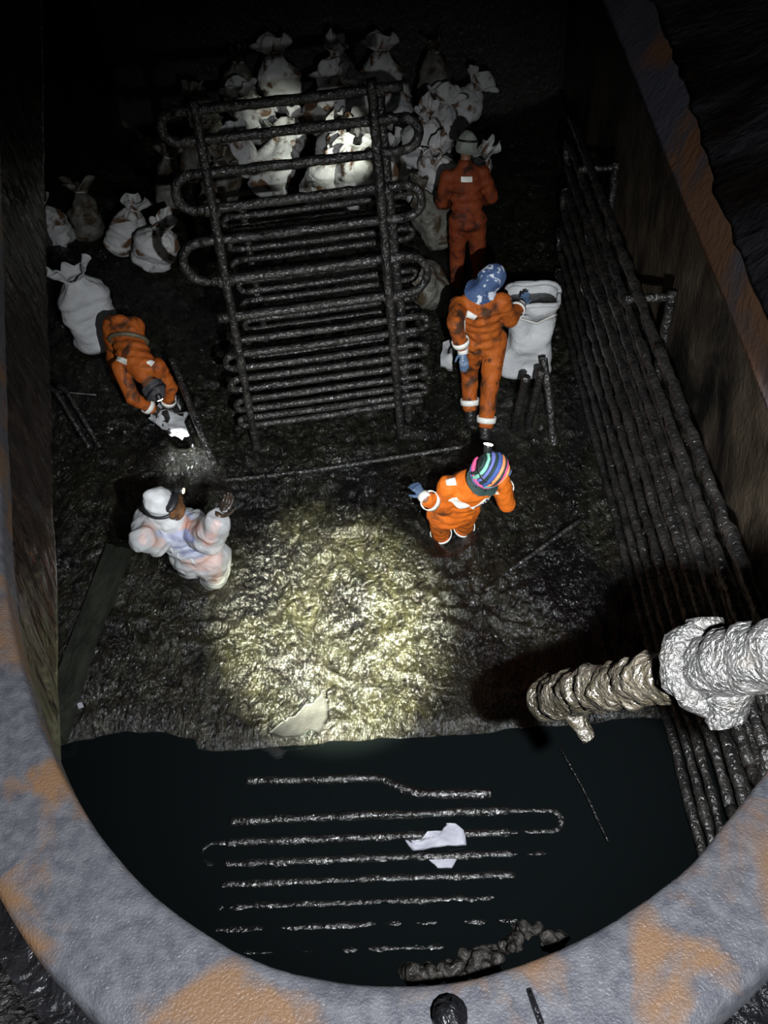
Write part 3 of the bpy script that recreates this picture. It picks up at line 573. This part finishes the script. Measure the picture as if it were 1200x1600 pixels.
def worker(J, label, suit, infl=.018, gloves='blue', sleeve_bands=True, shin_bands=True, boot_show=True, hood=False, inner=None, seed=0, crease=.012):
    base = (J['ankL']+J['ankR'])/2; base = np.array([base[0], base[1], min(J['ankL'][2], J['ankR'][2])-.06])
    t = thing('person', label, 'person', base)
    hip, chest, s = J['hip'], J['chest'], nrm(J['side']); spine = nrm(chest-hip); fwd = nrm(np.cross(spine, s)) * J.get('fs', 1)
    shL, shR = chest-s*.175-spine*.03, chest+s*.175-spine*.03
    hL, hR = hip-s*.09, hip+s*.09
    hd, neck = J['head'], chest+spine*.05; hu = nrm(hd-neck); face = nrm(J['face']-hu*np.dot(J['face'], hu)); hs = np.cross(face, hu)
    def torso(i): return [blob(hip+(chest-hip)*tt, s*(wd+i), fwd*(dp+i), spine*.085) for tt, wd, dp in ((-.08, .165, .12), (.1, .165, .115), (.3, .152, .105), (.5, .155, .108), (.7, .172, .115), (.88, .178, .112), (1.0, .15, .09))]
    def limbs(i, arms=True, cut=1.):
        o = []
        for S_, E_, W_ in ((shL, J['elL'], J['wrL']), (shR, J['elR'], J['wrR'])):
            o += limb(S_, E_, .062+i, .05+i) + limb(E_, E_+(W_-E_)*cut, .049+i, .036+i)
        for h_, k_, a_ in ((hL, J['knL'], J['ankL']), (hR, J['knR'], J['ankR'])):
            o += limb(h_, k_, .092+i, .066+i) + limb(k_, k_+(a_-k_)*(.72 if cut < 1 else 1), .064+i, .05+i)
        return o
    headb = [blob(hd, hs*.075, face*.093, hu*.112), blob(hd+face*.028-hu*.07, hs*.05, face*.055, hu*.045), blob(hd+face*.097-hu*.015, .014), blob(hd+face*.102-hu*.03, .016),
             blob(hd+hs*.077-hu*.01, face*.02, hs*.01, hu*.03), blob(hd-hs*.077-hu*.01, face*.02, hs*.01, hu*.03)] + limb(neck-spine*.03, hd-hu*.06, .055, .05)
    V, F = fuse(torso(0)+limbs(0)+headb, .013, 3); mesh_obj('body', V, F, M['skin'] if inner is None else inner, t)
    for sg in (-1, 1):
        V, F = blob(hd+face*.082+hs*.032*sg+hu*.008, .011); mesh_obj('eye', V, F, M['eye'], t)
    cb = torso(infl)+limbs(infl, cut=.86)+limb(neck-spine*.05, neck+hu*.015, .075+infl*.5, .066+infl*.5)
    if hood: cb += [blob(hd-face*.012+hu*.012, hs*.105, face*.11, hu*.135), blob(neck+hu*.03, .105)]
    V, F = fuse(cb, .012, 3, crease, 8, seed); cov = mesh_obj('coverall', V, F, suit, t); bvh = BVHTree.FromPolygons([tuple(v) for v in V], F)
    if gloves:
        for nm, E_, W_, sd in (('L', J['elL'], J['wrL'], s), ('R', J['elR'], J['wrR'], -s)):
            d = nrm(J.get('hd'+nm, W_-E_)); V, F = hand(W_+d*.015, d, sd, None, J.get('curl', .6))
            g = mesh_obj('glove', V, F, M['glove_blue'] if gloves == 'blue' else M['glove_black'], t)
            V, F = ring_band(W_+d*.015, d, .036, .05, .008); mesh_obj('glove_cuff', V, F, M['glove_white'] if gloves == 'blue' else M['glove_black'], t)
    for E_, W_ in ((J['elL'], J['wrL']), (J['elR'], J['wrR'])):
        if sleeve_bands: V, F = ring_band(E_+(W_-E_)*.74, W_-E_, .042+infl+crease*.5, .045); mesh_obj('reflective_band', V, F, M['band'], t)
    for k_, a_ in ((J['knL'], J['ankL']), (J['knR'], J['ankR'])):
        d = nrm(a_-k_)
        if shin_bands: V, F = ring_band(k_+(a_-k_)*J.get('band', .62), d, .057+infl+crease*.5, .05); mesh_obj('reflective_band', V, F, M['band'], t)
        ft = nrm(np.array([fwd[0], fwd[1], 0])*J.get('toe', 1))
        bl = limb(k_+(a_-k_)*.66, a_, .062, .055)+limb(a_+[0, 0, -.03], a_+ft*.15+[0, 0, -.045], .05, .042)
        V, F = fuse(bl, .012, 3); mesh_obj('boot', V, F, M['boot'], t)
    t['_hd'] = tuple(hd); return t, dict(hd=hd, hu=hu, face=face, hs=hs, s=s, spine=spine, fwd=fwd, chest=chest, hip=hip, shL=shL, shR=shR, neck=neck, bvh=bvh)
def headlamp(t, K, pos, aim, lens, strap=True, r=.026):
    aim = nrm(aim); V, F = tube([pos-aim*.05, pos-aim*.01, pos], [.024, .03, .03], 14, 0, 0, .01); l = mesh_obj('headlamp', V, F, M['lamp_body'], t)
    V, F = tube([pos+aim*.0005, pos+aim*.006], r, 16, 0, 0, .01); mesh_obj('lens', V, F, lens, l)
    if strap:
        pts = [K['hd']+K['hu']*.045+(K['face']*math.cos(a)*.112+K['hs']*math.sin(a)*.094) for a in np.linspace(0, 2*math.pi, 25)]
        V, F = tube(pts, .011, 6, 0, 0, .03); mesh_obj('headlamp_strap', V, F, M['rubber'], t)
def cap_mesh(K, g=.018, low=-.2, m=None, drape=0., seed=0, front=.0):
    """close cap over the skull from crown down to 'low' (fraction of head height)"""
    hd, hu, fc, hs = K['hd'], K['hu'], K['face'], K['hs']; V = []; n, k = 14, 32
    for i in range(n):
        th = (math.acos(low))*i/(n-1)+.001
        for j in range(k):
            a = 2*math.pi*j/k; rr = math.sin(th); e = 1+.05*math.sin(7*a+th*4)
            p = hd + (hs*math.cos(a)*(.078+g)+fc*math.sin(a)*(.096+g))*rr*e + hu*math.cos(th)*(.115+g); V.append(p)
    V = np.array(V)
    if drape:
        for j in range(k):
            a = 2*math.pi*j/k; back = max(0, -math.sin(a)+.4)
            V = np.append(V, [V[(n-1)*k+j]+(hs*math.cos(a)*.05+fc*math.sin(a)*.05)*back-hu*drape*back], axis=0)
        n += 1
    V = V + .006*np.c_[vn(V, 22, seed), vn(V, 22, seed+1), vn(V, 22, seed+2)]
    B = V + (hd-V)*.05; o = len(V); F = grid_faces(n, k, True); F2 = [tuple(i+o for i in f[::-1]) for f in F]; e = (n-1)*k
    return np.concatenate([V, B]), F+F2+[(e+j, o+e+j, o+e+(j+1) % k, e+(j+1) % k) for j in range(k)]
from mathutils.bvhtree import BVHTree
def patch(K, a, b, wdt, off, t, m, name='reflective_strip', n=9, w=3):
    """strip sewn on the back of the coverall from a to b (side, height along the spine), laid on its surface"""
    V = []; d = np.array([b[0]-a[0], b[1]-a[1]]); d = d/np.linalg.norm(d); dv = np.array([-d[1], d[0]]); f = K['fwd']
    for tt in np.linspace(0, 1, n):
        for q in np.linspace(-.5, .5, w):
            u, v = a[0]+(b[0]-a[0])*tt+dv[0]*wdt*q, a[1]+(b[1]-a[1])*tt+dv[1]*wdt*q
            o = K['hip']+K['spine']*v+K['s']*u-f*.6; h = K['bvh'].ray_cast(Vector(o), Vector(f))
            V.append((np.array(h[0]) if h[0] is not None else o+f*.45)-f*off)
    V = np.array(V); B = V+f*.012; F = grid_faces(n, w); o = len(V); F = F+[tuple(i+o for i in q[::-1]) for q in F]
    rim = [i for i in range(w)]+[i*w+w-1 for i in range(1, n)]+[(n-1)*w+i for i in range(w-2, -1, -1)]+[i*w for i in range(n-2, 0, -1)]
    F += [(rim[i], o+rim[i], o+rim[(i+1) % len(rim)], rim[(i+1) % len(rim)]) for i in range(len(rim))]
    return mesh_obj(name, np.concatenate([V, B]), F, m, t, smooth=False)

# --- front worker, orange, striped scarf, seen from behind
J = dict(ankL=atz(690, 850, -.22), ankR=atz(724, 838, -.22), hip=atz(708, 797, .58), side=np.array([1, .12, 0.]))
J['chest'] = reach(J['hip'], (742, 752), .46); J['head'] = reach(J['chest'], (764, 733), .24); J['face'] = np.array([.05, 1, -.15])
J['knL'] = ik(J['hip']-nrm(J['side'])*.09, J['ankL'], .41, .42, (-.3, 1, 0)); J['knR'] = ik(J['hip']+nrm(J['side'])*.09, J['ankR'], .41, .42, (.2, 1, 0))
s_ = nrm(J['side']); sp = nrm(J['chest']-J['hip']); shL = J['chest']-s_*.175; shR = J['chest']+s_*.175
J['elL'] = reach(shL, (694, 793), .28, True); J['wrL'] = reach(J['elL'], (665, 779), .25); J['hdL'] = nrm(CU*.75-CR*.6+CF*.35); J['curl'] = .95; J['elR'] = reach(shR, (792, 786), .28, True); J['wrR'] = reach(J['elR'], (786, 752), .25, True)
J['band'] = .45
t, K = worker(J, 'person in orange coverall and striped headscarf stooping in the sludge, back turned', M['orange'], seed=1); K['bk'] = 1
if np.dot(K['fwd'], K['face']) < 0: K['fwd'] = -K['fwd']
hd, hu, fc, hs = K['hd'], K['hu'], K['face'], K['hs']
V, F = cap_mesh(K, .014, -.25, None, .03, 3); scarf = mesh_obj('head_scarf', V, F, M['darkgreen'], t)
for i, (c_, off) in enumerate((('darkgreen', -.092), ('mint', -.072), ('violet', -.045), ('darkgreen', -.024), ('navy', 0.0), ('scarf_orange', .030), ('darkgreen', .048), ('pink', .062), ('scarf_orange', .086))):
    pts = []
    for a in np.linspace(R(35), R(205), 14):
        lat = off*.95; rr = math.sqrt(max(.1, 1-(lat/.108)**2)); tw = .018*math.sin(a)
        pts.append(hd + hs*(lat+tw) + (fc*math.cos(a)*.113+hu*math.sin(a)*.131)*rr)
    V, F = tube(pts, .0135 if c_ != 'navy' else .017, 8, .003, 30+i, .02); mesh_obj('scarf_roll', V, F, M[c_], scarf)
for i, (c_, hh, a0, a1) in enumerate((('pink', -.03, 150, 300), ('teal', -.02, 270, 345), ('violet', -.05, 175, 280))):
    pts = [hd+hu*hh+(hs*math.cos(R(a))*.1+fc*math.sin(R(a))*.118) for a in np.linspace(a0, a1, 12)]
    V, F = tube(pts, .014, 8, .003, 50+i, .02); mesh_obj('scarf_roll', V, F, M[c_], scarf)
lp = reach(hd, (763, 695), .175); headlamp(t, K, lp, nrm(fc*.7-CF*.6+CU*.5), M['lens_white'], True, .03)
patch(K, (-.15, .40), (-.035, .315), .065, .006, t, M['band'])
st = patch(K, (.02, .27), (.165, .40), .055, .006, t, M['band'])
for i in range(6):
    f0 = .18+.1*i; a = (.02+.145*f0, .27+.13*f0); patch(K, (a[0]+.008, a[1]-.009), (a[0]-.008+.004*(i % 2), a[1]+.010), .008+.003*(i % 3), .010, t, M['letter'], 'printed_mark', 3, 2)
V, F = tube([K['shL']+K['spine']*.07-s_*-.03, K['shL']+K['spine']*.055-s_*.03], .03, 8); mesh_obj('shoulder_strip', V, F, M['band'], t)

# --- worker in translucent white suit
J = dict(ankL=atz(300, 898, -.22), ankR=atz(336, 915, -.20), hip=atz(312, 866, .55), side=np.array([1, -.25, 0.]))
J['chest'] = reach(J['hip'], (268, 815), .46); J['head'] = reach(J['chest'], (253, 788), .23); J['face'] = np.array([1., -.3, .15])
J['knL'] = ik(J['hip']-nrm(J['side'])*.09, J['ankL'], .41, .42, (-.3, 1, 0)); J['knR'] = ik(J['hip']+nrm(J['side'])*.09, J['ankR'], .41, .42, (.3, 1, 0))
s_ = nrm(J['side']); shL = J['chest']-s_*.175; shR = J['chest']+s_*.175
J['elL'] = reach(shL, (226, 842), .28); J['wrL'] = reach(J['elL'], (252, 850), .25, True); J['elR'] = reach(shR, (325, 845), .28); J['wrR'] = reach(J['elR'], (341, 812), .25)
J['hdR'] = nrm(CU*.8+CR*.4+CF*.2)
t, K = worker(J, 'person in translucent white hooded suit with visor, stooping at the left', M['suit'], .05, 'black', False, False, hood=False, inner=M['orange'], seed=2, crease=.03); K['bk'] = 1
if np.dot(K['fwd'], np.array([0, 1, 0])) < 0: K['fwd'] = -K['fwd']
hd, hu, fc, hs = K['hd'], K['hu'], K['face'], K['hs']
V, F = fuse([blob(hd-fc*.016+hu*.012, hs*.105, fc*.105, hu*.130), blob(hd-hu*.09-fc*.03, .10), blob(K['neck'], .115), blob(hd-fc*.05+hu*.10, .05)], .010, 3, .012, 9, 5); mesh_obj('hood', V, F, M['hood'], t)
L = np.linalg.norm(K['chest']-K['hip'])
V, F = fuse([blob(K['hip']+K['spine']*L*tt, s_*.176, K['fwd']*.128, K['spine']*.08) for tt in (.35, .5, .65, .8, .92)], .014, 3); mesh_obj('work_shirt', V, F, M['inner_blue'], t)
pts = [hd+hu*.015+(fc*math.cos(a)*.118+hs*math.sin(a)*.112) for a in np.linspace(0, 2*math.pi, 29)]
V, F = tube(pts, .012, 6, .002, 3, .03); mesh_obj('visor_strap', V, F, M['rubber'], t)
V, F = fuse([blob(hd+fc*.098+hu*.0, hs*.095, fc*.036, hu*.075), blob(hd+fc*.102-hu*.055, hs*.07, fc*.045, hu*.05)], .006, 3); mesh_obj('visor', V, F, M['visor'], t)
V, F = fuse([blob(hd+fc*.085+hu*.055, hs*.08, fc*.04, hu*.025)], .006, 2); mesh_obj('visor_frame', V, F, M['rubber'], t)
lp = reach(hd, (286, 767), .17); headlamp(t, K, lp, nrm(fc+CR*.3), M['lens_warm'], False, .018)
for q in (((0, .36), (0, .24)), ((0, .24), (.07, .12))): patch(K, q[0], q[1], .010, .003, t, M['hood'], 'suit_seam', 7, 2)

# --- standing worker, orange, blue patterned headcloth
J = dict(ankL=atz(735, 655, .06), ankR=atz(757, 684, .06), side=np.array([1, .1, 0.]))
J['hip'] = reach(J['ankR'], (757, 532), .86); J['chest'] = reach(J['hip'], (750, 470), .47); J['head'] = reach(J['chest'], (767, 436), .23); J['face'] = np.array([.55, .8, -.5])
J['knL'] = ik(J['hip']-nrm(J['side'])*.09, J['ankL'], .42, .43, (-.1, 1, .2)); J['knR'] = ik(J['hip']+nrm(J['side'])*.09, J['ankR'], .43, .44, (.1, 1, 0))
s_ = nrm(J['side']); shL = J['chest']-s_*.175; shR = J['chest']+s_*.175
J['elL'] = reach(shL, (711, 506), .28); J['wrL'] = reach(J['elL'], (723, 545), .25, True); J['elR'] = reach(shR, (797, 500), .28, True); J['wrR'] = reach(J['elR'], (812, 478), .25, True)
J['hdL'] = nrm(-CU*.9+CR*.1+CF*.3)
t, K = worker(J, 'person in dirty orange coverall with blue patterned headcloth beside the open sack', M['orange_dirty'], seed=3); K['bk'] = 1
if np.dot(K['fwd'], np.array([0, 1, 0])) < 0: K['fwd'] = -K['fwd']
V, F = cap_mesh(K, .024, -.45, None, .07, 9); mesh_obj('headcloth', V, F, M['cloth_blue'], t)
patch(K, (-.16, .455), (-.06, .40), .06, .006, t, M['band'])

# --- rear worker, orange darkened for shade, in the dark
b = np.array([.55, 8.55, 0])
J = dict(ankL=b+[-.12, 0, .06], ankR=b+[.12, .05, .06], hip=b+[0, .05, .9], chest=b+[-.02, .14, 1.36], head=b+[.0, .2, 1.60], face=np.array([-.3, 1, -.25]), side=np.array([1, .1, 0.]))
J['knL'] = b+[-.11, .08, .48]; J['knR'] = b+[.11, .12, .48]; J['elL'] = b+[-.26, .12, 1.07]; J['wrL'] = b+[-.2, .33, .95]; J['elR'] = b+[.25, .16, 1.07]; J['wrR'] = b+[.2, .36, .95]
t, K = worker(J, 'person in orange coverall and pale cap standing in the shadow behind the others', M['orange_shaded'], seed=4, gloves='black', sleeve_bands=False, shin_bands=False); K['bk'] = 1
if np.dot(K['fwd'], np.array([0, 1, 0])) < 0: K['fwd'] = -K['fwd']
V, F = cap_mesh(K, .02, -.1, None, .04, 13); mesh_obj('cap', V, F, M['cap_grey'], t)
patch(K, (-.06, .43), (.05, .42), .05, .006, t, M['band'])
hl = K['hd']+K['face']*.13+K['hu']*.05; headlamp(t, K, hl, np.array([-.35, 1, -.2]), M['lens_white'], True)
spot('headlamp_light', hl+np.array([-.02, .03, 0]), (-1.45, 11.4, .65), 420, 27, 1, (.95, 1, .85), .02)

# --- left worker bending towards the camera over a plastic sheet
f0 = atz(195, 612, .06)
J = dict(ankL=f0+[.16, .18, 0], ankR=f0+[-.12, .2, 0], hip=reach(f0+[0, .2, 0], (193, 512), .84), side=np.array([-1, .1, 0.]))
J['chest'] = reach(J['hip'], (218, 577), .46); J['head'] = reach(J['chest'], (239, 607), .22); J['face'] = np.array([.3, -.5, -.9])
J['knL'] = ik(J['hip']+[.09, 0, 0], J['ankL'], .42, .43, (0, -1, 0)); J['knR'] = ik(J['hip']-[.09, 0, 0], J['ankR'], .42, .43, (0, -1, 0))
s_ = nrm(J['side']); shL = J['chest']-s_*.175; shR = J['chest']+s_*.175
J['elL'] = reach(shL, (266, 606), .27, True); J['wrL'] = reach(J['elL'], (262, 634), .24, True); J['elR'] = reach(shR, (207, 622), .27, True); J['wrR'] = reach(J['elR'], (240, 640), .24, True)
t, K = worker(J, 'person in orange coverall bending head-down over a white sheet at left', M['orange_dirty'], seed=5, gloves='black', shin_bands=False); K['bk'] = 1
if K['fwd'][2] > 0: K['fwd'] = -K['fwd']
V, F = cap_mesh(K, .016, -.2, None, 0, 17); mesh_obj('knit_cap', V, F, M['cap_dark'], t)
q = K['hip']+K['spine']*.14
pts = [q+(s_*math.cos(a)*.172+K['fwd']*math.sin(a)*.126) for a in np.linspace(0, 2*math.pi, 25)]
V, F = tube(pts, .02, 8, .003, 7, .03); mesh_obj('waist_band', V, F, M['band_dirty'], t)
patch(K, (.07, .44), (.16, .38), .055, .006, t, M['band']); patch(K, (-.17, .40), (-.12, .45), .04, .006, t, M['band'])
hl = reach(K['hd'], (250, 624), .16); headlamp(t, K, hl, nrm(atz(292, 705, 0)-hl), M['lens_white'], True)
spot('headlamp_light', hl+nrm(atz(292, 705, 0)-hl)*.03, tuple(atz(292, 712, 0)), 45, 60, 1, (.95, 1, .95), .015)
# the sheet it holds
V, F = sheet(dense([(232, 655), (243, 640), (252, 612), (268, 606), (278, 618), (281, 640), (296, 644), (288, 660), (295, 677), (284, 685), (268, 682), (250, 668)], 3, 1.5), .12, 5, 31, .07)
o = mesh_obj('plastic_sheet', V, F, M['plastic'], base=atz(265, 650, 0)); tag(o, 'white oil-spattered plastic sheet held by the bending worker at left', 'plastic sheet')
for o in bpy.data.objects:
    if '_base' in o: del o['_base']
    if '_hd' in o: del o['_hd']
